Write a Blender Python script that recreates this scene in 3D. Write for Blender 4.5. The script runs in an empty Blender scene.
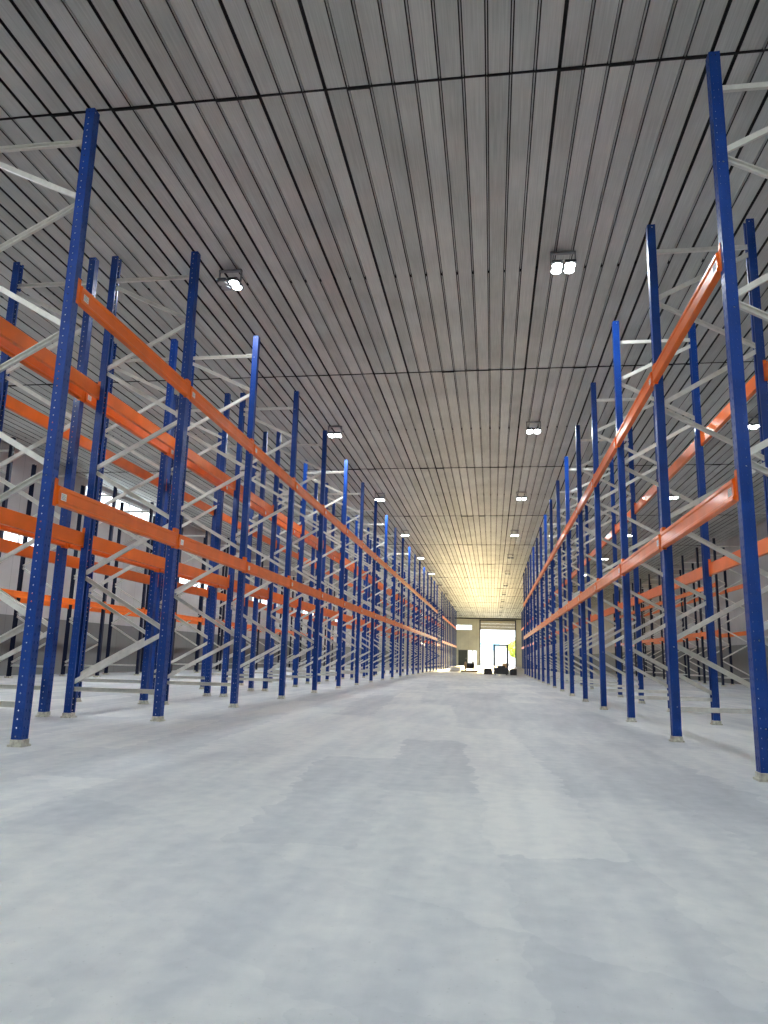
import bpy, bmesh, math, random
from mathutils import Vector, Matrix
random.seed(7)
S = bpy.context.scene
COL = S.collection

# ------------------------------------------------------------------ camera, world, sun, exposure
F_PX, YAW, PITCH, ROLL, CAM_H = 730.5386, 0.1489, 0.1969, 0.0250, 0.856
cy, sy, cp, sp, cr, sr = math.cos(YAW), math.sin(YAW), math.cos(PITCH), math.sin(PITCH), math.cos(ROLL), math.sin(ROLL)
fw = Vector((-sy*cp, cy*cp, sp)); r0 = Vector((cy, sy, 0)); u0 = r0.cross(fw)
rt = cr*r0 + sr*u0; up = -sr*r0 + cr*u0
cam = bpy.data.objects.new('camera', bpy.data.cameras.new('camera')); COL.objects.link(cam)
m = Matrix((rt, up, -fw)).transposed().to_4x4(); m.translation = Vector((0, 0, CAM_H)); cam.matrix_world = m
cam.data.sensor_fit = 'HORIZONTAL'; cam.data.sensor_width = 36.0; cam.data.lens = F_PX/768*36.0
cam.data.clip_end = 600; cam.data.clip_start = 0.05
S.camera = cam

S.view_settings.view_transform = 'Standard'; S.view_settings.look = 'None'
S.view_settings.gamma = 1.0; S.view_settings.use_curve_mapping = False
S.view_settings.exposure = 0.0

SKY_STRENGTH = 4.0
w = bpy.data.worlds.new('sky'); S.world = w; w.use_nodes = True
bg = w.node_tree.nodes['Background']; bg.inputs[0].default_value = (0.86, 0.93, 1.0, 1); bg.inputs[1].default_value = SKY_STRENGTH

sun = bpy.data.objects.new('sun', bpy.data.lights.new('sun', 'SUN')); COL.objects.link(sun)
sun.data.energy = 125.0; sun.data.color = (1.0, 0.77, 0.40); sun.data.angle = math.radians(1.5)
sd = Vector((-0.055, -1.0, -0.095)).normalized()          # low sun shining in through the end door
sun.rotation_euler = sd.to_track_quat('-Z', 'Y').to_euler(); sun.location = (10, 130, 20)
LAMP_W = 120.0

# ------------------------------------------------------------------ layout numbers
BAY = 2.8; Y0 = 6.28
HC = 7.3                       # ceiling height
XL, XR = -15.4, 12.2           # side walls
YB, YE = -9.0, 115.6           # wall behind camera, end wall
SEAM = 8.58; SEAM0 = 7.16
POST_W, POST_D, POST_H = 0.102, 0.096, 6.5
DEPTH = 1.22

# ------------------------------------------------------------------ materials
def newmat(name):
    mt = bpy.data.materials.new(name); mt.use_nodes = True
    return mt, mt.node_tree.nodes, mt.node_tree.links, mt.node_tree.nodes['Principled BSDF']
def simple(name, col, rough=0.5, metal=0.0, var=0.0, scale=6.0, coat=0.0, bump=0.0, spec=0.5):
    mt, n, l, b = newmat(name)
    b.inputs['Roughness'].default_value = rough; b.inputs['Metallic'].default_value = metal
    b.inputs['Specular IOR Level'].default_value = spec
    if coat: b.inputs['Coat Weight'].default_value = coat; b.inputs['Coat Roughness'].default_value = 0.12
    tc = n.new('ShaderNodeTexCoord'); nz = n.new('ShaderNodeTexNoise'); nz.inputs['Scale'].default_value = scale
    nz.inputs['Detail'].default_value = 4
    l.new(tc.outputs['Object'], nz.inputs['Vector'])
    rp = n.new('ShaderNodeValToRGB')
    rp.color_ramp.elements[0].position = 0.3; rp.color_ramp.elements[1].position = 0.7
    rp.color_ramp.elements[0].color = (*[c*(1-var) for c in col], 1)
    rp.color_ramp.elements[1].color = (*[min(1, c*(1+var)) for c in col], 1)
    l.new(nz.outputs['Fac'], rp.inputs['Fac']); l.new(rp.outputs['Color'], b.inputs['Base Color'])
    if bump:
        bp = n.new('ShaderNodeBump'); bp.inputs['Strength'].default_value = bump; bp.inputs['Distance'].default_value = 0.01
        l.new(nz.outputs['Fac'], bp.inputs['Height']); l.new(bp.outputs['Normal'], b.inputs['Normal'])
    return mt
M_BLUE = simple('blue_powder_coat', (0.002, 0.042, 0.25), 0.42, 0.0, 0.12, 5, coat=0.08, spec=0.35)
M_NAVY = simple('dark_navy_frame', (0.004, 0.009, 0.035), 0.45, 0.0, 0.12, 5, spec=0.3)  # near-black navy in place of the blue, for the rows against the side walls
M_ORANGE = simple('orange_powder_coat', (0.86, 0.150, 0.002), 0.38, 0.0, 0.10, 3, coat=0.12, spec=0.3)
M_GALV = simple('galvanised_steel', (0.84, 0.83, 0.77), 0.45, 0.15, 0.08, 14)
M_PLATE = simple('weathered_foot_plate', (0.62, 0.61, 0.52), 0.6, 0.1, 0.3, 30)
M_WHITE = simple('white_sticker', (0.85, 0.84, 0.80), 0.6)
M_INK = simple('sticker_print', (0.35, 0.35, 0.36), 0.6)
M_HOUS = simple('dark_lamp_housing', (0.10, 0.11, 0.12), 0.5, 0.3, 0.1, 10)
M_BRKT = simple('steel_bracket', (0.30, 0.31, 0.32), 0.4, 0.6, 0.1, 10)
M_OFFLENS = simple('unlit_lens', (0.45, 0.46, 0.47), 0.15, 0.0, 0.05, 10)
M_TRIM_GROOVE = simple('dark_trim_and_groove_shade', (0.012, 0.012, 0.012), 0.8, 0.0, 0.1, 5)
M_BLACK = simple('black_plastic', (0.02, 0.022, 0.026), 0.5, 0.0, 0.2, 8)
M_STEEL = simple('painted_dark_steel', (0.07, 0.075, 0.085), 0.4, 0.4, 0.15, 8)
M_WOOD = simple('rough_pallet_wood', (0.42, 0.29, 0.16), 0.75, 0.0, 0.25, 9, bump=0.3)
M_DARKDOOR = simple('dark_grey_door', (0.075, 0.085, 0.08), 0.5, 0.0, 0.1, 4)
M_WHITEP = simple('white_panel', (0.85, 0.85, 0.82), 0.5, 0.0, 0.03, 2)
M_CREAM = simple('cream_shutter', (0.72, 0.66, 0.50), 0.5, 0.0, 0.06, 3)
M_LEAF = simple('yellow_green_leaves', (0.42, 0.50, 0.07), 0.6, 0.0, 0.35, 3)
M_BARK = simple('bark', (0.16, 0.11, 0.07), 0.8, 0.0, 0.3, 12)
M_GROUND = simple('pale_yard_paving', (0.55, 0.53, 0.49), 0.8, 0.0, 0.08, 0.6)
M_BLUEGLASS = simple('pale_blue_glazing', (0.30, 0.62, 0.85), 0.15, 0.0, 0.1, 1)
M_GREYSLEEVE = simple('grey_sheet', (0.36, 0.35, 0.33), 0.6, 0.0, 0.15, 5)

def emis(name, col, st):
    mt, n, l, b = newmat(name); b.inputs['Base Color'].default_value = (*col, 1)
    b.inputs['Emission Color'].default_value = (*col, 1); b.inputs['Emission Strength'].default_value = st
    return mt
M_LENS = emis('lit_led_lens', (0.95, 1.0, 1.0), 30.0)

def glass():
    mt, n, l, b = newmat('window_glass'); n.remove(b)
    t = n.new('ShaderNodeBsdfTransparent'); t.inputs[0].default_value = (0.93, 0.95, 0.95, 1)
    g = n.new('ShaderNodeBsdfGlossy'); g.inputs['Roughness'].default_value = 0.03
    mx = n.new('ShaderNodeMixShader'); mx.inputs[0].default_value = 0.07
    l.new(t.outputs[0], mx.inputs[1]); l.new(g.outputs[0], mx.inputs[2]); l.new(mx.outputs[0], n['Material Output'].inputs[0])
    return mt
M_GLASS = glass()

def math_node(n, l, op, a, b_=None, c=None):
    x = n.new('ShaderNodeMath'); x.operation = op
    for i, v in enumerate((a, b_, c)):
        if v is None: continue
        if isinstance(v, (int, float)): x.inputs[i].default_value = v
        else: l.new(v, x.inputs[i])
    return x.outputs[0]

def floor_mat():
    mt, n, l, b = newmat('burnished_concrete')
    tc = n.new('ShaderNodeTexCoord'); sep = n.new('ShaderNodeSeparateXYZ'); l.new(tc.outputs['Object'], sep.inputs[0])
    def noise(scale, sx, syy, det=4, dist=0.0):
        mp = n.new('ShaderNodeMapping'); mp.inputs['Scale'].default_value = (sx, syy, 1); l.new(tc.outputs['Object'], mp.inputs[0])
        z = n.new('ShaderNodeTexNoise'); z.inputs['Scale'].default_value = scale; z.inputs['Detail'].default_value = det
        z.inputs['Distortion'].default_value = dist; l.new(mp.outputs[0], z.inputs['Vector']); return z.outputs['Fac']
    # trowelled strips: rectangular patches of slightly different tone in two directions
    def patches(rot, bw, rh, off, amt):
        mp = n.new('ShaderNodeMapping'); mp.inputs['Rotation'].default_value = (0, 0, rot); mp.inputs['Location'].default_value = off
        l.new(tc.outputs['Object'], mp.inputs[0])
        nz = n.new('ShaderNodeTexNoise'); nz.inputs['Scale'].default_value = 5.0; nz.inputs['Detail'].default_value = 6; l.new(tc.outputs['Object'], nz.inputs['Vector'])
        vm = n.new('ShaderNodeVectorMath'); vm.operation = 'MULTIPLY_ADD'; l.new(nz.outputs['Color'], vm.inputs[0])
        vm.inputs[1].default_value = (0.30, 0.30, 0); l.new(mp.outputs[0], vm.inputs[2])
        bt = n.new('ShaderNodeTexBrick'); bt.inputs['Scale'].default_value = 1.0; bt.inputs['Mortar Size'].default_value = 0.0
        bt.inputs['Brick Width'].default_value = bw; bt.inputs['Row Height'].default_value = rh
        bt.inputs['Color1'].default_value = (0, 0, 0, 1); bt.inputs['Color2'].default_value = (1, 1, 1, 1)
        l.new(vm.outputs[0], bt.inputs['Vector'])
        bw_ = n.new('ShaderNodeRGBToBW'); l.new(bt.outputs['Color'], bw_.inputs[0])
        return math_node(n, l, 'MULTIPLY', bw_.outputs[0], amt)
    a = math_node(n, l, 'ADD', patches(1.50, 3.1, 0.62, (0.3, 0.2, 0), 0.17), patches(0.62, 2.3, 0.8, (1.7, 0.9, 0), 0.07))
    f1 = math_node(n, l, 'MULTIPLY', noise(0.5, 1, 0.6, 5, 0.5), 0.55)
    f2 = math_node(n, l, 'MULTIPLY', noise(9, 1, 1, 8), 0.30)
    f3 = math_node(n, l, 'MULTIPLY', noise(2.2, 2.2, 0.30, 6), 0.42)
    s = math_node(n, l, 'ADD', math_node(n, l, 'ADD', a, f1), math_node(n, l, 'ADD', f2, f3))
    rp = n.new('ShaderNodeValToRGB'); e = rp.color_ramp.elements
    e[0].position = 0.40; e[0].color = (0.33, 0.36, 0.405, 1); e[1].position = 0.92; e[1].color = (0.66, 0.675, 0.67, 1)
    m2 = e.new(0.66); m2.color = (0.47, 0.50, 0.535, 1)
    l.new(s, rp.inputs['Fac'])
    # fine specks
    sk = noise(55, 1, 1, 2); cmp = math_node(n, l, 'GREATER_THAN', sk, 0.70)
    mix = n.new('ShaderNodeMixRGB'); mix.blend_type = 'MULTIPLY'; mix.inputs[2].default_value = (0.86, 0.86, 0.86, 1)
    l.new(cmp, mix.inputs[0]); l.new(rp.outputs['Color'], mix.inputs[1])
    l.new(mix.outputs[0], b.inputs['Base Color'])
    rr = n.new('ShaderNodeMapRange'); rr.inputs['To Min'].default_value = 0.68; rr.inputs['To Max'].default_value = 0.55
    rr.inputs['From Min'].default_value = 0.35; rr.inputs['From Max'].default_value = 0.85
    l.new(s, rr.inputs['Value']); l.new(rr.outputs[0], b.inputs['Roughness'])
    bp = n.new('ShaderNodeBump'); bp.inputs['Strength'].default_value = 0.06; bp.inputs['Distance'].default_value = 0.01
    l.new(noise(20, 1, 1, 4), bp.inputs['Height']); l.new(bp.outputs[0], b.inputs['Normal'])
    return mt
PITCHC = 0.265
def ceil_mat():
    mt, n, l, b = newmat('brushed_ceiling_sheet')
    tc = n.new('ShaderNodeTexCoord'); sep = n.new('ShaderNodeSeparateXYZ'); l.new(tc.outputs['Object'], sep.inputs[0])
    ix = math_node(n, l, 'FLOOR', math_node(n, l, 'DIVIDE', math_node(n, l, 'SUBTRACT', sep.outputs[0], XL), PITCHC))
    iy = math_node(n, l, 'FLOOR', math_node(n, l, 'DIVIDE', math_node(n, l, 'SUBTRACT', sep.outputs[1], SEAM0), SEAM))
    cb = n.new('ShaderNodeCombineXYZ'); l.new(ix, cb.inputs[0]); l.new(iy, cb.inputs[1])
    wn = n.new('ShaderNodeTexWhiteNoise'); wn.noise_dimensions = '3D'; l.new(cb.outputs[0], wn.inputs['Vector'])
    def noise(scale, sc, det=4):
        mp = n.new('ShaderNodeMapping'); mp.inputs['Scale'].default_value = sc; l.new(tc.outputs['Object'], mp.inputs[0])
        z = n.new('ShaderNodeTexNoise'); z.inputs['Scale'].default_value = scale; z.inputs['Detail'].default_value = det
        l.new(mp.outputs[0], z.inputs['Vector']); return z.outputs['Fac']
    st = math_node(n, l, 'MULTIPLY', noise(30, (2.2, 0.05, 1), 6), 0.45)
    lg = math_node(n, l, 'MULTIPLY', noise(1.2, (1, 0.7, 1), 4), 0.45)
    wv = math_node(n, l, 'MULTIPLY', wn.outputs['Value'], 0.22)
    s = math_node(n, l, 'ADD', math_node(n, l, 'ADD', st, lg), wv)
    rp = n.new('ShaderNodeValToRGB'); e = rp.color_ramp.elements
    e[0].position = 0.32; e[0].color = (0.43, 0.445, 0.425, 1); e[1].position = 0.82; e[1].color = (0.80, 0.81, 0.78, 1)
    l.new(s, rp.inputs['Fac']); l.new(rp.outputs[0], b.inputs['Base Color'])
    b.inputs['Metallic'].default_value = 0.5; b.inputs['Roughness'].default_value = 0.6
    bp = n.new('ShaderNodeBump'); bp.inputs['Strength'].default_value = 0.25; bp.inputs['Distance'].default_value = 0.004
    l.new(noise(40, (2.5, 0.04, 1), 3), bp.inputs['Height']); l.new(bp.outputs[0], b.inputs['Normal'])
    return mt
def wall_mat(name, axis, top=(0.55, 0.53, 0.53), band=(0.20, 0.20, 0.195), bandz=1.92):
    mt, n, l, b = newmat(name)
    tc = n.new('ShaderNodeTexCoord'); sep = n.new('ShaderNodeSeparateXYZ'); l.new(tc.outputs['Object'], sep.inputs[0])
    z = sep.outputs[2]; a = sep.outputs[axis]
    inb = math_node(n, l, 'LESS_THAN', z, bandz)
    mix = n.new('ShaderNodeMixRGB'); mix.inputs[1].default_value = (*top, 1); mix.inputs[2].default_value = (*band, 1); l.new(inb, mix.inputs[0])
    fr = math_node(n, l, 'FRACT', math_node(n, l, 'DIVIDE', a, 1.2))
    jn = math_node(n, l, 'LESS_THAN', fr, 0.012)
    mj = n.new('ShaderNodeMixRGB'); mj.blend_type = 'MULTIPLY'; mj.inputs[2].default_value = (0.6, 0.6, 0.6, 1); l.new(jn, mj.inputs[0]); l.new(mix.outputs[0], mj.inputs[1])
    nz = n.new('ShaderNodeTexNoise'); nz.inputs['Scale'].default_value = 0.8; nz.inputs['Detail'].default_value = 5; l.new(tc.outputs['Object'], nz.inputs['Vector'])
    rp = n.new('ShaderNodeValToRGB'); rp.color_ramp.elements[0].color = (0.8, 0.8, 0.8, 1); rp.color_ramp.elements[0].position = 0.35; rp.color_ramp.elements[1].position = 0.65
    l.new(nz.outputs['Fac'], rp.inputs[0])
    mm = n.new('ShaderNodeMixRGB'); mm.blend_type = 'MULTIPLY'; mm.inputs[0].default_value = 0.7; l.new(mj.outputs[0], mm.inputs[1]); l.new(rp.outputs[0], mm.inputs[2])
    l.new(mm.outputs[0], b.inputs['Base Color']); b.inputs['Roughness'].default_value = 0.6
    return mt
M_FLOOR = floor_mat(); M_CEIL = ceil_mat()
M_WALLS = wall_mat('side_wall_panel', 1); M_WALLE = wall_mat('end_wall_panel', 0, top=(0.80, 0.77, 0.62), band=(0.80, 0.77, 0.62))

# ------------------------------------------------------------------ mesh helpers
def add_box(bm, x0, x1, y0, y1, z0, z1, mi=0):
    v = [bm.verts.new(p) for p in ((x0,y0,z0),(x1,y0,z0),(x1,y1,z0),(x0,y1,z0),(x0,y0,z1),(x1,y0,z1),(x1,y1,z1),(x0,y1,z1))]
    for f in ((0,3,2,1),(4,5,6,7),(0,1,5,4),(1,2,6,5),(2,3,7,6),(3,0,4,7)):
        bm.faces.new([v[i] for i in f]).material_index = mi
    return v
def add_prism(bm, prof, p0, p1, ax1, ax2, mi=0):
    """extrude a closed outline (a,b pairs along ax1, ax2) from p0 to p1"""
    p0, p1, ax1, ax2 = map(Vector, (p0, p1, ax1, ax2))
    A = [bm.verts.new(p0 + ax1*a + ax2*b) for a, b in prof]
    B = [bm.verts.new(p1 + ax1*a + ax2*b) for a, b in prof]
    n = len(prof)
    for i in range(n):
        bm.faces.new((A[i], A[(i+1) % n], B[(i+1) % n], B[i])).material_index = mi
    bm.faces.new(A[::-1]).material_index = mi; bm.faces.new(B).material_index = mi
def add_tube(bm, p0, p1, r0_, r1_=None, seg=10, mi=0):
    r1_ = r0_ if r1_ is None else r1_
    p0, p1 = Vector(p0), Vector(p1); d = (p1-p0).normalized()
    a = d.orthogonal().normalized(); b = d.cross(a)
    A = [bm.verts.new(p0 + (a*math.cos(t)+b*math.sin(t))*r0_) for t in [2*math.pi*i/seg for i in range(seg)]]
    B = [bm.verts.new(p1 + (a*math.cos(t)+b*math.sin(t))*r1_) for t in [2*math.pi*i/seg for i in range(seg)]]
    for i in range(seg):
        f = bm.faces.new((A[i], A[(i+1) % seg], B[(i+1) % seg], B[i])); f.material_index = mi; f.smooth = True
    bm.faces.new(A[::-1]).material_index = mi; bm.faces.new(B).material_index = mi
def to_mesh(name, bm, mats):
    bmesh.ops.recalc_face_normals(bm, faces=bm.faces)
    me = bpy.data.meshes.new(name); bm.to_mesh(me); bm.free()
    for mt in (mats if isinstance(mats, (list, tuple)) else [mats]): me.materials.append(mt)
    return me
def obj(name, data, parent=None, loc=(0,0,0), rz=0.0):
    o = bpy.data.objects.new(name, data); COL.objects.link(o); o.parent = parent; o.location = loc; o.rotation_euler = (0,0,rz)
    return o
def tag(o, label, cat, group=None, kind=None):
    o['label'] = label; o['category'] = cat
    if group: o['group'] = group
    if kind: o['kind'] = kind
    return o
def struct(name, bm, mats, label=None):
    o = obj(name, to_mesh(name, bm, mats)); o['kind'] = 'structure'
    if label: o['label'] = label
    return o
ORD = ['first','second','third','fourth','fifth','sixth','seventh','eighth','ninth','tenth','eleventh','twelfth','thirteenth','fourteenth','fifteenth','sixteenth','seventeenth','eighteenth','nineteenth','twentieth','twenty-first','twenty-second','twenty-third','twenty-fourth','twenty-fifth','twenty-sixth','twenty-seventh','twenty-eighth','twenty-ninth','thirtieth']

# ------------------------------------------------------------------ the building
bm = bmesh.new(); add_box(bm, XL-0.3, XR+0.3, YB-0.3, YE+0.5, -0.3, 0.0)
struct('floor', bm, M_FLOOR, 'pale grey burnished concrete warehouse floor')

bm = bmesh.new()          # ceiling: long sheet strips, dark grooves with a thin rail, cross seams
nst = int((XR-XL)/PITCHC)+1
segs = [(max(YB, SEAM0+(i-2)*SEAM)+0.018, min(YE, SEAM0+(i-1)*SEAM)-0.018) for i in range(0, 15)]
for i in range(nst):
    xa = XL+i*PITCHC+0.021; xb = min(XR, XL+(i+1)*PITCHC-0.021)
    if xb-xa < 0.05: continue
    for (ya, yb) in segs:
        if yb-ya < 0.1: continue
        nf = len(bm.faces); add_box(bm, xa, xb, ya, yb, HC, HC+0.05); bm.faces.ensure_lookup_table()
        for fi in (nf+3, nf+5): bm.faces[fi].material_index = 1        # strip sides coloured dark to paint in the shade inside the grooves
    xr_ = XL+(i+1)*PITCHC
    if xr_ < XR-0.02 and random.random() < (0.8 if -3.5 < xr_ < 3 else 0.3): add_box(bm, xr_-0.006, xr_+0.006, YB, YE, HC+0.003, HC+0.05)
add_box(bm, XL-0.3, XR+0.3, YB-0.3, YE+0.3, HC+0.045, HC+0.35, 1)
for (ya, yb) in segs:
    if yb > YE-1: continue
    for i in range(nst):                                   # cross joint, hanging unevenly, and the clips half way along
        xa = XL+i*PITCHC
        if xa+PITCHC > XR: break
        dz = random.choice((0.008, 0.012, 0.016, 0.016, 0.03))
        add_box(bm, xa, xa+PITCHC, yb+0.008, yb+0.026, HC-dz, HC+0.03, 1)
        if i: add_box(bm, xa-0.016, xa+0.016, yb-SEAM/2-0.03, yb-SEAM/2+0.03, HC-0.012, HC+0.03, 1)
struct('ceiling', bm, [M_CEIL, M_TRIM_GROOVE], 'ribbed grey metal ceiling of long narrow strips')

def wall_x(name, X, T, wins):
    """side wall slab at x=X, thickness T outward (signed), with window openings (y0,y1,z0,z1)"""
    bm = bmesh.new(); xa, xb = sorted((X, X+T))
    ys = sorted(wins); cur = YB-0.3
    for (y0, y1, z0, z1) in ys:
        add_box(bm, xa, xb, cur, y0, -0.3, HC+0.3)
        add_box(bm, xa, xb, y0, y1, -0.3, z0); add_box(bm, xa, xb, y0, y1, z1, HC+0.3); cur = y1
    add_box(bm, xa, xb, cur, YE+0.3, -0.3, HC+0.3)
    return struct(name, bm, M_WALLS)
WZ = (3.95, 4.75)
winsL = [(14.5, 23.2, 4.0, 4.8), (25.4, 31.5, 6.2, 7.15), (33.5, 39.5, 4.0, 4.8), (46.0, 52.0, 4.0, 4.8), (58.0, 64.0, 4.0, 4.8), (72.0, 78.0, 4.0, 4.8)]
wl = wall_x('wall_left', XL, -0.25, winsL); wl['label'] = 'pale left side wall with a dark grey lower band'
wr = wall_x('wall_right', XR, 0.25, []); wr['label'] = 'pale right side wall with a dark grey lower band'
bm = bmesh.new(); add_box(bm, XL-0.3, XR+0.3, YB-0.3, YB, -0.3, HC+0.3); struct('wall_back', bm, M_WALLE)
for i, (y0, y1, z0, z1) in enumerate(winsL):
    bm = bmesh.new(); xa, xb = XL-0.16, XL-0.10
    add_box(bm, xa, xb, y0, y1, z0, z0+0.05); add_box(bm, xa, xb, y0, y1, z1-0.05, z1)
    nb = max(2, int((y1-y0)/1.2))
    for j in range(nb+1):
        yy = y0+(y1-y0-0.05)*j/nb; add_box(bm, xa, xb, yy, yy+0.05, z0+0.05, z1-0.05)
    fr = struct('window_%d' % (i+1), bm, M_WHITEP)
    bm = bmesh.new(); add_box(bm, XL-0.135, XL-0.128, y0+0.03, y1-0.03, z0+0.03, z1-0.03)
    obj('window_pane', to_mesh('window_pane', bm, M_GLASS), fr)

# end wall with the big door opening, a small lit opening and a high window
DX0, DX1, DZ = -1.75, 3.52, 5.5
bm = bmesh.new()
def ebox(x0, x1, z0, z1): add_box(bm, x0, x1, YE, YE+0.25, z0, z1)
ebox(XL-0.3, -5.6, -0.3, HC+0.3)
ebox(-5.6, -3.05, 6.2, HC+0.3); ebox(-5.6, -3.72, -0.3, 5.4); ebox(-3.72, -3.05, 2.35, 5.4)
ebox(-3.05, DX0, 2.35, HC+0.3); ebox(-2.3, DX0, -0.3, 2.35); ebox(-3.72, -2.3, -0.3, 0)
ebox(DX0, DX1, 6.9, HC+0.3); ebox(DX0, DX1, -0.3, 0.0)
ebox(DX1, XR+0.3, -0.3, HC+0.3)
we = struct('wall_end', bm, M_WALLE, 'far end wall with the bright loading door')
bm = bmesh.new(); add_box(bm, XL, XR, YE-0.12, YE, HC-0.16, HC-0.02); struct('trim_1', bm, M_TRIM_GROOVE)
bm = bmesh.new()
add_box(bm, DX0-0.16, DX0, YE-0.06, YE+0.3, 0, 6.95); add_box(bm, DX1, DX1+0.16, YE-0.06, YE+0.3, 0, 6.95); add_box(bm, DX0-0.16, DX1+0.16, YE-0.06, YE+0.3, 6.9, 7.05)
d1 = struct('door_1', bm, M_STEEL, 'tall open loading door in the end wall')
bm = bmesh.new()
for k in range(3): add_box(bm, DX0, DX1, YE+0.05, YE+0.13, 5.5+k*0.47, 5.5+k*0.47+0.45)
obj('raised_shutter', to_mesh('raised_shutter', bm, M_CREAM), d1)
bm = bmesh.new(); add_box(bm, -5.1, -3.82, YE-0.05, YE, 0, 2.35); add_box(bm, -5.16, -5.1, YE-0.07, YE, 0, 2.4); add_box(bm, -3.82, -3.76, YE-0.07, YE, 0, 2.4)
d2 = struct('door_2', bm, M_DARKDOOR, 'dark grey door in the end wall')
bm = bmesh.new(); add_box(bm, -3.98, -3.92, YE-0.12, YE-0.05, 1.0, 1.15); obj('door_handle', to_mesh('door_handle', bm, M_GALV), d2)
bm = bmesh.new()
for x in (-3.72, -3.05, -2.99, -2.36): add_box(bm, x, x+0.06, YE+0.02, YE+0.07, 0, 2.29)
add_box(bm, -3.72, -2.30, YE+0.02, YE+0.07, 2.29, 2.35)
d3 = struct('door_3', bm, M_WHITEP, 'bright glazed double door left of the loading door')
bm = bmesh.new(); add_box(bm, -3.66, -3.05, YE+0.04, YE+0.05, 0.02, 2.29); add_box(bm, -2.93, -2.36, YE+0.04, YE+0.05, 0.02, 2.29); obj('glass_pane', to_mesh('glass_pane', bm, M_GLASS), d3)
bm = bmesh.new()
add_box(bm, -5.6, -3.05, YE+0.05, YE+0.1, 5.4, 5.45); add_box(bm, -5.6, -3.05, YE+0.05, YE+0.1, 6.15, 6.2)
for j in range(4): add_box(bm, -5.6+j*0.833, -5.55+j*0.833, YE+0.05, YE+0.1, 5.45, 6.15)
w7 = struct('window_7', bm, M_WHITEP)
bm = bmesh.new(); add_box(bm, -5.6, -3.05, YE+0.07, YE+0.08, 5.4, 6.2); obj('window_pane', to_mesh('window_pane', bm, M_GLASS), w7)

# ------------------------------------------------------------------ outside the door: yard, building, tree
bm = bmesh.new(); add_box(bm, -120, 120, YE+0.5, 300, -0.35, -0.02)
struct('ground', bm, M_GROUND, 'pale yard outside the loading door')
hb = obj('office_building', None, loc=(4, 190, 0)); tag(hb, 'white building seen far off through the open loading door', 'building')
bm = bmesh.new(); add_box(bm, -14, 14, 0, 10, 0, 6.5); obj('facade', to_mesh('facade', bm, M_WHITEP), hb)
bm = bmesh.new(); add_box(bm, -14.3, 14.3, -0.3, 10.3, 6.5, 6.8); obj('roof', to_mesh('roof', bm, M_WHITEP), hb)
wm = None
for j in range(6):
    if wm is None:
        bm = bmesh.new(); add_box(bm, -0.9, 0.9, -0.06, 0.02, 3.4, 5.2); wm = to_mesh('window', bm, M_BLUEGLASS)
    obj('window', wm, hb, loc=(-11+j*4.0, 0, 0))
tr = obj('tree', None, loc=(5.0, 150, 0)); tag(tr, 'yellow-green leafy tree outside the right of the loading door', 'tree')
bm = bmesh.new(); add_tube(bm, (0,0,0), (0.1,0,2.2), 0.2, 0.12)
for a in range(5): add_tube(bm, (0.1,0,1.8), (1.3*math.cos(a*1.3), 1.3*math.sin(a*1.3), 3.2+0.3*a), 0.08, 0.03, 6)
obj('trunk', to_mesh('trunk', bm, M_BARK), tr)
bm = bmesh.new()
for k in range(2600):
    u = random.uniform(-1, 1); t = random.uniform(0, 6.283); rr = random.uniform(0.55, 1)**0.5*(1.9+0.4*math.sin(3*t)+0.3*math.sin(5*u))
    p = Vector((rr*math.sqrt(1-u*u)*math.cos(t), rr*math.sqrt(1-u*u)*math.sin(t), 3.2+u*1.7))
    a = Vector([random.gauss(0, 1) for _ in range(3)]).normalized(); b = a.orthogonal().normalized(); s = random.uniform(0.10, 0.2)
    vs = [bm.verts.new(p+q) for q in (a*s, b*s*0.5, -a*s, -b*s*0.5)]; bm.faces.new(vs)
obj('foliage', to_mesh('foliage', bm, M_LEAF), tr)

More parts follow.
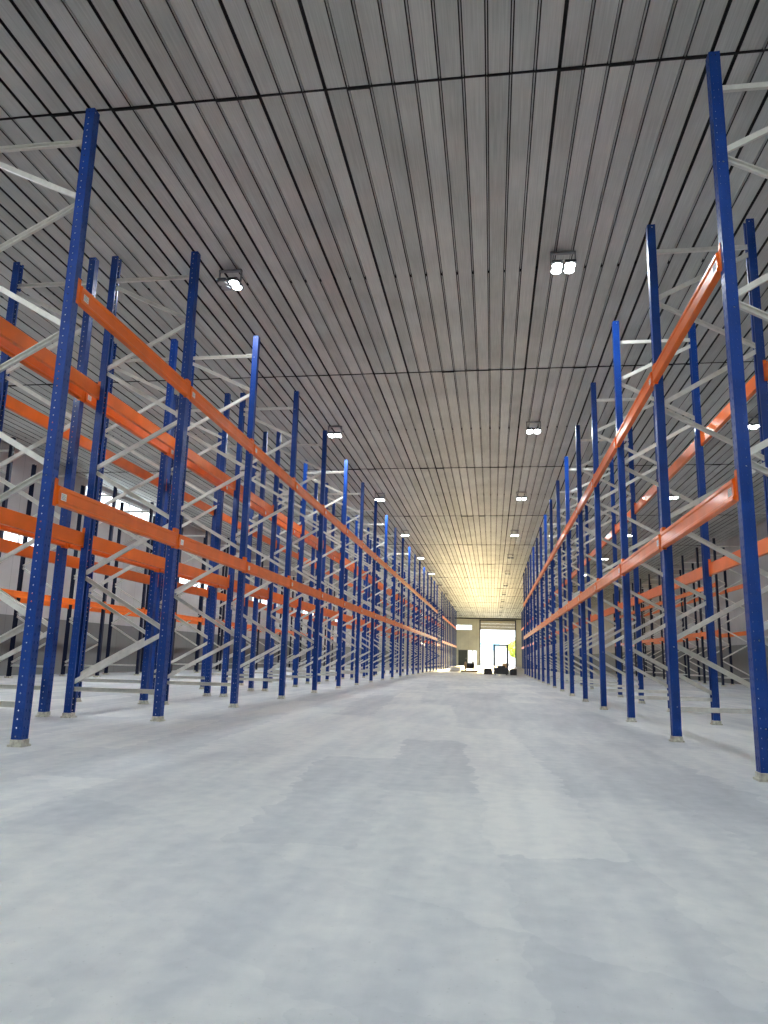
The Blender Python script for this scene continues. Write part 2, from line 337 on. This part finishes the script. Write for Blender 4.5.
# ------------------------------------------------------------------ rack parts (meshes shared by every copy)
def build_post_mesh(detail=True):
    """folded omega upright, web facing +x at x=+D/2, open to -x; perforated"""
    W, D = POST_W/2, POST_D/2; z0, z1 = 0.05, POST_H
    bm = bmesh.new()
    step = 0.075; n = int((z1-z0)/step); pt = (z1-z0)/n
    def strip(pa, pb, cols):
        # panel between 2D points pa, pb; cols = list of (u_centre, half_u, half_z) holes across it
        pa, pb = Vector((*pa, 0)), Vector((*pb, 0)); L = (pb-pa).length; d = (pb-pa)/L
        def P(u, z): q = pa+d*u; return (q.x, q.y, z)
        if not detail or not cols:
            bm.faces.new([bm.verts.new(P(u, z)) for u, z in ((0, z0), (L, z0), (L, z1), (0, z1))]); return
        edges = [0] + [(cols[i][0]+cols[i+1][0])/2 for i in range(len(cols)-1)] + [L]
        for ci, (uc, hu, hz) in enumerate(cols):
            ua, ub = edges[ci], edges[ci+1]
            for k in range(n):
                za, zb = z0+k*pt, z0+(k+1)*pt; zc = (za+zb)/2
                out = [(ua, za), (uc, za), (ub, za), (ub, zc), (ub, zb), (uc, zb), (ua, zb), (ua, zc)]
                an = [math.radians(t) for t in (225, 270, 315, 0, 45, 90, 135, 180)]
                O = [bm.verts.new(P(*q)) for q in out]; I = [bm.verts.new(P(uc+hu*math.cos(t), zc+hz*math.sin(t))) for t in an]
                for i in range(8): bm.faces.new((O[i], O[(i+1) % 8], I[(i+1) % 8], I[i]))
    lip = 0.024
    strip((-D, -W+lip), (-D, -W), None)
    strip((-D, -W), (D, -W), [(0.036, 0.0075, 0.0075), (0.074, 0.004, 0.009)])
    strip((D, -W), (D, W), [(0.026, 0.006, 0.016), (0.076, 0.006, 0.016)])
    strip((D, W), (-D, W), [(0.022, 0.004, 0.009), (0.060, 0.0075, 0.0075)])
    strip((-D, W), (-D, W-lip), None)
    bmesh.ops.remove_doubles(bm, verts=bm.verts, dist=0.0004)
    bmesh.ops.recalc_face_normals(bm, faces=bm.faces)
    bmesh.ops.solidify(bm, geom=bm.faces[:], thickness=0.003)
    return to_mesh('upright_post', bm, M_BLUE)
ME_POST = build_post_mesh(True)
bm = bmesh.new(); add_box(bm, -0.070, 0.070, -0.072, 0.072, 0.0, 0.018); add_box(bm, -POST_D/2-0.008, POST_D/2+0.008, -POST_W/2-0.008, POST_W/2+0.008, 0.018, 0.062)
for b in (0.064, -0.064): add_tube(bm, (0, b, 0.015), (0, b, 0.034), 0.005, seg=6)
ME_FOOT = to_mesh('foot_plate', bm, M_PLATE)

def chan(bm, p0, p1, mi=0, h=0.054, d=0.036, t=0.004, ygap=1):
    """C-channel brace in the x-z plane from p0 to p1 (x,z); the open side faces the camera end (-y)"""
    a = Vector((p0[0], 0, p0[1])); b = Vector((p1[0], 0, p1[1])); dr = (b-a).normalized(); nrm = Vector((-dr.z, 0, dr.x)); yv = Vector((0, 1, 0))
    H = h/2; D = d/2
    prof = [(-H, -D), (-H, D), (H, D), (H, -D), (H-0.008, -D), (H-0.008, -D+t), (H-t, -D+t), (H-t, D-t), (-H+t, D-t), (-H+t, -D+t), (-H+0.008, -D+t), (-H+0.008, -D)]
    add_prism(bm, prof, a, b, nrm, yv, mi)
def chan_back(bm, p0, p1, mi=0):
    add_x = bmesh.new(); chan(add_x, p0, p1, mi)
    for v in add_x.verts: v.co.y = -v.co.y
    me = bpy.data.meshes.new('tmp'); add_x.to_mesh(me); add_x.free(); bm.from_mesh(me)
XF, XRr = -POST_D/2+0.02, -DEPTH+POST_D/2-0.02       # brace ends, in the frame's local x (aisle post at x=0)
ZF = [1.12, 2.57, 4.01, 5.44]; ZR = [0.42, 1.84, 3.29, 4.74, 6.06]
segsD = []
for i in range(4):
    segsD.append(((XRr, ZR[i]+0.03), (XF, ZF[i]-0.03), 0)); segsD.append(((XF, ZF[i]+0.03), (XRr, ZR[i+1]-0.03), 1))
ME_DIAG = []
for a, b, s in segsD:
    bm = bmesh.new(); (chan_back if s == 0 else chan)(bm, a, b)
    add_tube(bm, (b[0], -0.045, b[1]), (b[0], 0.045, b[1]), 0.009, seg=6)
    ME_DIAG.append(to_mesh('diagonal_brace', bm, M_GALV))
ME_DIAGF = []
for me in ME_DIAG:
    mf = me.copy(); mf.transform(Matrix.Diagonal((1, -1, 1, 1))); mf.flip_normals(); ME_DIAGF.append(mf)
ME_HOR = []
for z in (0.36, 6.13):
    bm = bmesh.new(); chan(bm, (XF, z), (XRr, z)); ME_HOR.append(to_mesh('horizontal_brace', bm, M_GALV))

# beam: local origin at the centre of the near post's outer web face plane; beam runs +y; outward is +x
BEAM_Z = [(2.225, 'lower'), (4.315, 'upper')]
BL = BAY-POST_W
def beam_bar(bm, mi=0):
    prof = [(-0.036, 0.0), (0.022, 0.0), (0.029, 0.007), (0.029, 0.030), (0.020, 0.042), (0.020, 0.136), (0.029, 0.148), (0.029, 0.176), (0.022, 0.184), (-0.032, 0.184), (-0.036, 0.176)]
    add_prism(bm, prof, (0, POST_W/2+0.004, 0), (0, BAY-POST_W/2-0.004, 0), (1, 0, 0), (0, 0, 1), mi)
def connector(bm, s, mi=0):
    # s=+1: at the near post, s=-1: at the far post (mirrored)
    y0 = 0 if s > 0 else BAY
    def yb(a, b): return sorted((y0+s*a, y0+s*b))
    a, b = yb(0.004, POST_W/2+0.006); add_box(bm, 0.0005, 0.0055, a, b, -0.02, 0.25, mi)       # plate on the post web
    a, b = yb(POST_W/2+0.001, POST_W/2+0.006); add_box(bm, -0.035, 0.0055, a, b, -0.02, 0.25, mi)      # return plate the bar is welded to
    a, b = yb(POST_W/2-0.004, POST_W/2+0.006); add_box(bm, 0.0055, 0.012, a, b, -0.004, 0.19, mi)
    for z in (0.03, 0.105, 0.19):
        a = y0+s*0.03; add_tube(bm, (0.0055, a, z), (0.010, a, z), 0.008, seg=8, mi=mi)
bm = bmesh.new(); beam_bar(bm); ME_BAR = to_mesh('bar', bm, M_ORANGE)
bm = bmesh.new(); connector(bm, 1); ME_C1 = to_mesh('end_connector', bm, M_ORANGE)
bm = bmesh.new(); connector(bm, -1); ME_C2 = to_mesh('end_connector', bm, M_ORANGE)
bm = bmesh.new(); add_box(bm, 0.020, 0.0215, 0.105, 0.195, 0.052, 0.122)
for k in range(4): add_box(bm, 0.0215, 0.0219, 0.113, 0.187-0.02*(k % 2), 0.064+k*0.014, 0.069+k*0.014, 1)
ME_STK = to_mesh('label_sticker', bm, [M_WHITE, M_INK])
bm = bmesh.new(); beam_bar(bm); connector(bm, 1); connector(bm, -1); ME_BEAMFAR = to_mesh('rack_crossbar', bm, M_ORANGE)
# far frame: all parts merged, plain posts
def far_frame(mb):
    bm = bmesh.new()
    for x in (0, -DEPTH):
        s = 1 if x == 0 else -1
        W, D = POST_W/2, POST_D/2; t = 0.004
        add_box(bm, *sorted((x+s*(D-t), x+s*D)), -W, W, 0.05, POST_H, 0)
        for q in (-1, 1):
            add_box(bm, x-D+t, x+D-t, *sorted((q*W, q*(W-t))), 0.05, POST_H, 0)
        add_box(bm, x-0.085, x+0.085, -0.08, 0.08, 0, 0.05, 2)
    for a, b, s in segsD: chan(bm, a, b, 1)
    for z in (0.36, 6.13): chan(bm, (XF, z), (XRr, z), 1)
    return to_mesh('rack_ladder', bm, [mb, M_GALV, M_PLATE])
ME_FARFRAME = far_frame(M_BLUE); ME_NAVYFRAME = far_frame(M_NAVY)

def place_frame(x, y, side, label, group, detail, navy=False, flip=False):
    """x = centre of the post nearer the main aisle; side=+1 rack extends to -x, -1 rack extends to +x"""
    rz = 0.0 if side > 0 else math.pi
    if not detail:
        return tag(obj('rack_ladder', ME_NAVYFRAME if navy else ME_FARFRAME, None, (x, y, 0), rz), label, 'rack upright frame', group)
    r = tag(obj('rack_ladder', None, None, (x, y, 0), rz), label, 'rack upright frame', group)
    for px, prz in ((0, 0), (-DEPTH, math.pi)):
        p = obj('upright_post', ME_POST, r, (px, 0, 0), prz); obj('foot_plate', ME_FOOT, p)
    for me in ME_HOR: obj('horizontal_brace', me, r)
    for me in (ME_DIAGF if flip else ME_DIAG): obj('diagonal_brace', me, r)
    return r
def place_beam(x, y, z, outward, label, group, detail):
    """x = outer web plane of the posts; outward = +1/-1 direction of the beam face"""
    if outward > 0: loc, rz = (x, y, z), 0.0
    else: loc, rz = (x, y+BAY, z), math.pi
    if not detail: return tag(obj('rack_crossbar', ME_BEAMFAR, None, loc, rz), label, 'rack crossbar', group)
    r = tag(obj('rack_crossbar', None, None, loc, rz), label, 'rack crossbar', group)
    obj('bar', ME_BAR, r); obj('end_connector', ME_C1, r); obj('end_connector', ME_C2, r)
    st = obj('label_sticker', ME_STK, r); st['label'] = 'small white printed sticker'
    if outward < 0: st.location = (0, BAY-0.30, 0)
    return r

stuff_beams = bmesh.new()
def stuff_beam(x, y, z, outward):
    t = bmesh.new(); t.from_mesh(ME_BEAMFAR)
    M = Matrix.Translation((x, y, z)) if outward > 0 else Matrix.Translation((x, y+BAY, z)) @ Matrix.Rotation(math.pi, 4, 'Z')
    t.transform(M); me = bpy.data.meshes.new('t'); t.to_mesh(me); t.free(); stuff_beams.from_mesh(me)

HD = POST_D/2
def row(x, side, ks, rowname, skip=(), ndet=11, levels=(0, 1), stuff=(), navy=False, flip=()):
    """ks: frame indices. Bays join consecutive ks unless k in breaks."""
    faces = [(x+side*HD, side, 'right-hand' if side > 0 else 'left-hand', 'near'),
             (x-side*(DEPTH+HD), -side, 'left-hand' if side > 0 else 'right-hand', 'back')]
    for n_, k in enumerate(ks):
        y = Y0+k*BAY
        place_frame(x, y, side, '%s upright frame with grey zigzag braces, %s from camera in %s' % ('dark' if navy else 'blue', ORD[n_], rowname),
                    'rack frames of the ' + rowname, k < ndet, navy, k in flip)
        if k+1 not in ks: continue
        for li in levels:
            z, ln = BEAM_Z[li]
            for fx, out, hand, fk in faces:
                if any(s(k, fk) for s in stuff): stuff_beam(fx, y, z, out); continue
                place_beam(fx, y, z, out, 'orange %s beam on %s side of %s bay from camera, %s' % (ln, hand, ORD[n_], rowname),
                           'orange beams of the ' + rowname, k < ndet)
K1 = list(range(0, 19)) + list(range(20, 30))
row(-4.19, 1, K1, 'left aisle-side row', flip=(0,), stuff=[lambda k, f: k >= 20 and f == 'back'])
row(-4.19-DEPTH-0.35, 1, K1, 'second row left of aisle', stuff=[lambda k, f: k >= 18], ndet=9)
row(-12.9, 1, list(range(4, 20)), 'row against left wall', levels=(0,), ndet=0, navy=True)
row(2.08, -1, list(range(0, 16)), 'right aisle-side row')
row(3.45, -1, list(range(19, 30)), 'distant row on the right', ndet=0)
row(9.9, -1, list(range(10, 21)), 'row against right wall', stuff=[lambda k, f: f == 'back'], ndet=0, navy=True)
o = obj('rack_crossbar', to_mesh('far_beams', stuff_beams, M_ORANGE)); tag(o, 'remaining orange beams on the most distant and hidden rack faces', 'rack crossbar', kind='stuff')

# ------------------------------------------------------------------ ceiling floodlights
LZ = HC
bm = bmesh.new()
add_box(bm, -0.20, 0.20, -0.03, 0.03, -0.03, 0.0)
for x in (-0.19, 0.19): add_box(bm, x-0.008, x+0.008, -0.02, 0.02, -0.20, -0.03)
add_box(bm, -0.20, 0.20, -0.012, 0.012, -0.215, -0.195)
ME_BR = to_mesh('bracket', bm, M_BRKT)
bm = bmesh.new(); add_box(bm, -0.085, 0.085, -0.17, 0.17, -0.275, -0.225)
for k in range(7): add_box(bm, -0.075, 0.075, -0.15+k*0.048, -0.138+k*0.048, -0.225, -0.2152)
ME_HS = to_mesh('lamp_housing', bm, M_HOUS)
bm = bmesh.new(); add_tube(bm, (0, 0, -0.275), (0, 0, -0.290), 0.080, 0.076, 20); ME_LN = to_mesh('lens', bm, M_LENS)
ME_LO = ME_LN.copy(); ME_LO.materials.clear(); ME_LO.materials.append(M_OFFLENS)
ld = bpy.data.lights.new('flood', 'AREA'); ld.shape = 'RECTANGLE'; ld.size = 0.34; ld.size_y = 0.34; ld.energy = LAMP_W; ld.color = (0.93, 0.98, 1.0)
ldh = ld.copy(); ldh.energy = LAMP_W*0.5; ldh.size = 0.15
LXS = [(-9.95, 'line nearest the left wall', 2.0, 13), (-4.4, 'line above left aisle-side racks', 1.0, 6), (1.15, 'line above the main aisle', 1.0, 4), (6.75, 'line nearest the right wall', 0.7, 6)]
LY = [2.37+8.58*n for n in range(-1, 13)]
for lx, ln, pw, non in LXS:
    lda = ld.copy(); lda.energy = LAMP_W*pw
    for j, ly in enumerate(LY):
        vis = j-2
        half = (j == 2 and lx == -4.4); on = vis < non
        if vis >= 0: lab = ('%s ceiling floodlight%s, %s from camera in %s' % ('twin-head' if on else 'unlit', ', left head dark' if half else '', ORD[vis], ln))
        else: lab = 'twin-head ceiling floodlight above or behind the camera'
        f = tag(obj('ceiling_floodlight', None, None, (lx, ly, LZ)), lab, 'light', 'ceiling floodlights' if vis >= 0 else 'floodlights behind the camera')
        obj('bracket', ME_BR, f)
        for s in (-1, 1):
            h = obj('lamp_housing', ME_HS, f, (s*0.10, 0, 0))
            for q in (-1, 1): obj('lens', ME_LO if (half and s < 0) or not on else ME_LN, h, (0, q*0.078, 0))
        if not on: continue
        lo = bpy.data.objects.new('flood_light', ldh if half else lda); COL.objects.link(lo); lo.parent = f; lo.location = (0.1 if half else 0, 0, -0.30)

# ------------------------------------------------------------------ things on the floor near the far door
def thing(name, label, cat, loc, rz=0): return tag(obj(name, None, None, loc, rz), label, cat)
def part(name, bm, mt, parent, loc=(0,0,0)): return obj(name, to_mesh(name, bm, mt), parent, loc)
st = thing('pallet_stacker', 'dark pallet stacker with a tall open mast, standing mid-aisle before the door', 'stacker', (0.53, 46, 0))
bm = bmesh.new()
for x in (-0.40, 0.40): add_box(bm, x-0.055, x+0.055, -0.05, 0.05, 0.05, 1.83)
add_box(bm, -0.445, 0.445, -0.05, 0.05, 1.74, 1.83); add_box(bm, -0.445, 0.445, -0.04, 0.04, 0.35, 0.45)
part('mast', bm, M_STEEL, st)
bm = bmesh.new(); add_box(bm, -0.40, 0.40, -0.45, -0.06, 0.06, 0.42); add_box(bm, -0.25, 0.25, -0.40, -0.10, 0.42, 0.55); part('power_unit', bm, M_BLACK, st)
bm = bmesh.new()
for x in (-0.28, 0.28): add_box(bm, x-0.08, x+0.08, 0.05, 1.2, 0.06, 0.12)
add_box(bm, -0.36, 0.36, 0.05, 0.09, 0.06, 0.34); part('fork_carriage', bm, M_STEEL, st)
for x in (-0.34, 0.34):
    for y in (-0.3, 0.0):
        bm = bmesh.new(); add_tube(bm, (x-0.03, y, 0.06), (x+0.03, y, 0.06), 0.06, seg=14); part('wheel', bm, M_BLACK, st)
bm = bmesh.new(); add_tube(bm, (0, -0.42, 0.4), (0, -0.75, 0.85), 0.02, seg=8); add_tube(bm, (-0.15, -0.75, 0.85), (0.15, -0.75, 0.85), 0.018, seg=8); part('tiller', bm, M_BLACK, st)

def crate(loc, sx, sy_, sz, label, mt):
    t = thing('plastic_crate', label, 'crate', loc, random.uniform(-0.15, 0.15))
    bm = bmesh.new(); a, b = sx/2, sy_/2; q = 0.02
    add_box(bm, -a, a, -b, b, 0, q); add_box(bm, -a, a, -b, -b+q, q, sz); add_box(bm, -a, a, b-q, b, q, sz)
    add_box(bm, -a, -a+q, -b+q, b-q, q, sz); add_box(bm, a-q, a, -b+q, b-q, q, sz)
    for z in (sz*0.33, sz*0.66): add_box(bm, -a-0.01, a+0.01, -b-0.01, -b, z, z+0.02)
    part('crate_body', bm, mt, t)
    bm = bmesh.new(); add_box(bm, -a-0.015, a+0.015, -b-0.015, -b+q, sz, sz+0.025); add_box(bm, -a-0.015, a+0.015, b-q, b+0.015, sz, sz+0.025)
    add_box(bm, -a-0.015, -a+q, -b+q, b-q, sz, sz+0.025); add_box(bm, a-q, a+0.015, -b+q, b-q, sz, sz+0.025); part('rim', bm, mt, t)
crate((-0.25, 46.9, 0), 0.50, 0.4, 0.36, 'black crate on the floor just left of the pallet stacker', M_BLACK)
crate((1.30, 47.0, 0), 0.42, 0.4, 0.33, 'dark crate on the floor just right of the pallet stacker', M_STEEL)
crate((1.2, 68.0, 0), 0.55, 0.5, 0.60, 'brown box far off beside the right edge of the loading door', M_WOOD)
pl = thing('wooden_pallet', 'wooden pallet on the floor left of the aisle under a cable drum', 'pallet', (-1.62, 54, 0), 0.1)
bm = bmesh.new()
for k in range(5): add_box(bm, -0.6+k*0.26, -0.6+k*0.26+0.15, -0.4, 0.4, 0.12, 0.14)
part('deck', bm, M_WOOD, pl)
for y in (-0.36, 0.0, 0.36):
    bm = bmesh.new(); add_box(bm, -0.6, 0.59, y-0.04, y+0.04, 0.0, 0.12); part('runner', bm, M_WOOD, pl)
cd = thing('cable_drum', 'brown cable drum lying on the wooden pallet', 'cable drum', (-1.62, 54, 0.14), 0.3)
for x in (-0.3, 0.27):
    bm = bmesh.new(); add_tube(bm, (x, 0, 0.30), (x+0.03, 0, 0.30), 0.30, seg=28); part('flange', bm, M_WOOD, cd)
bm = bmesh.new(); add_tube(bm, (-0.27, 0, 0.30), (0.27, 0, 0.30), 0.2, seg=24); part('cable_winding', bm, M_BLACK, cd)
sk = thing('sheet_bundle', 'low white bundle of sheets lying left of the wooden pallet', 'bundle', (-2.75, 56, 0), 0.2)
bm = bmesh.new()
for k in range(5): add_box(bm, -0.35+0.01*k, 0.33+0.012*k, -0.5, 0.5, 0.05+0.05*k, 0.095+0.05*k)
part('sheets', bm, M_WHITEP, sk)
bm = bmesh.new()
for y in (-0.35, 0.35): add_box(bm, -0.35, 0.35, y-0.04, y+0.04, 0, 0.05)
part('bearers', bm, M_WOOD, sk)
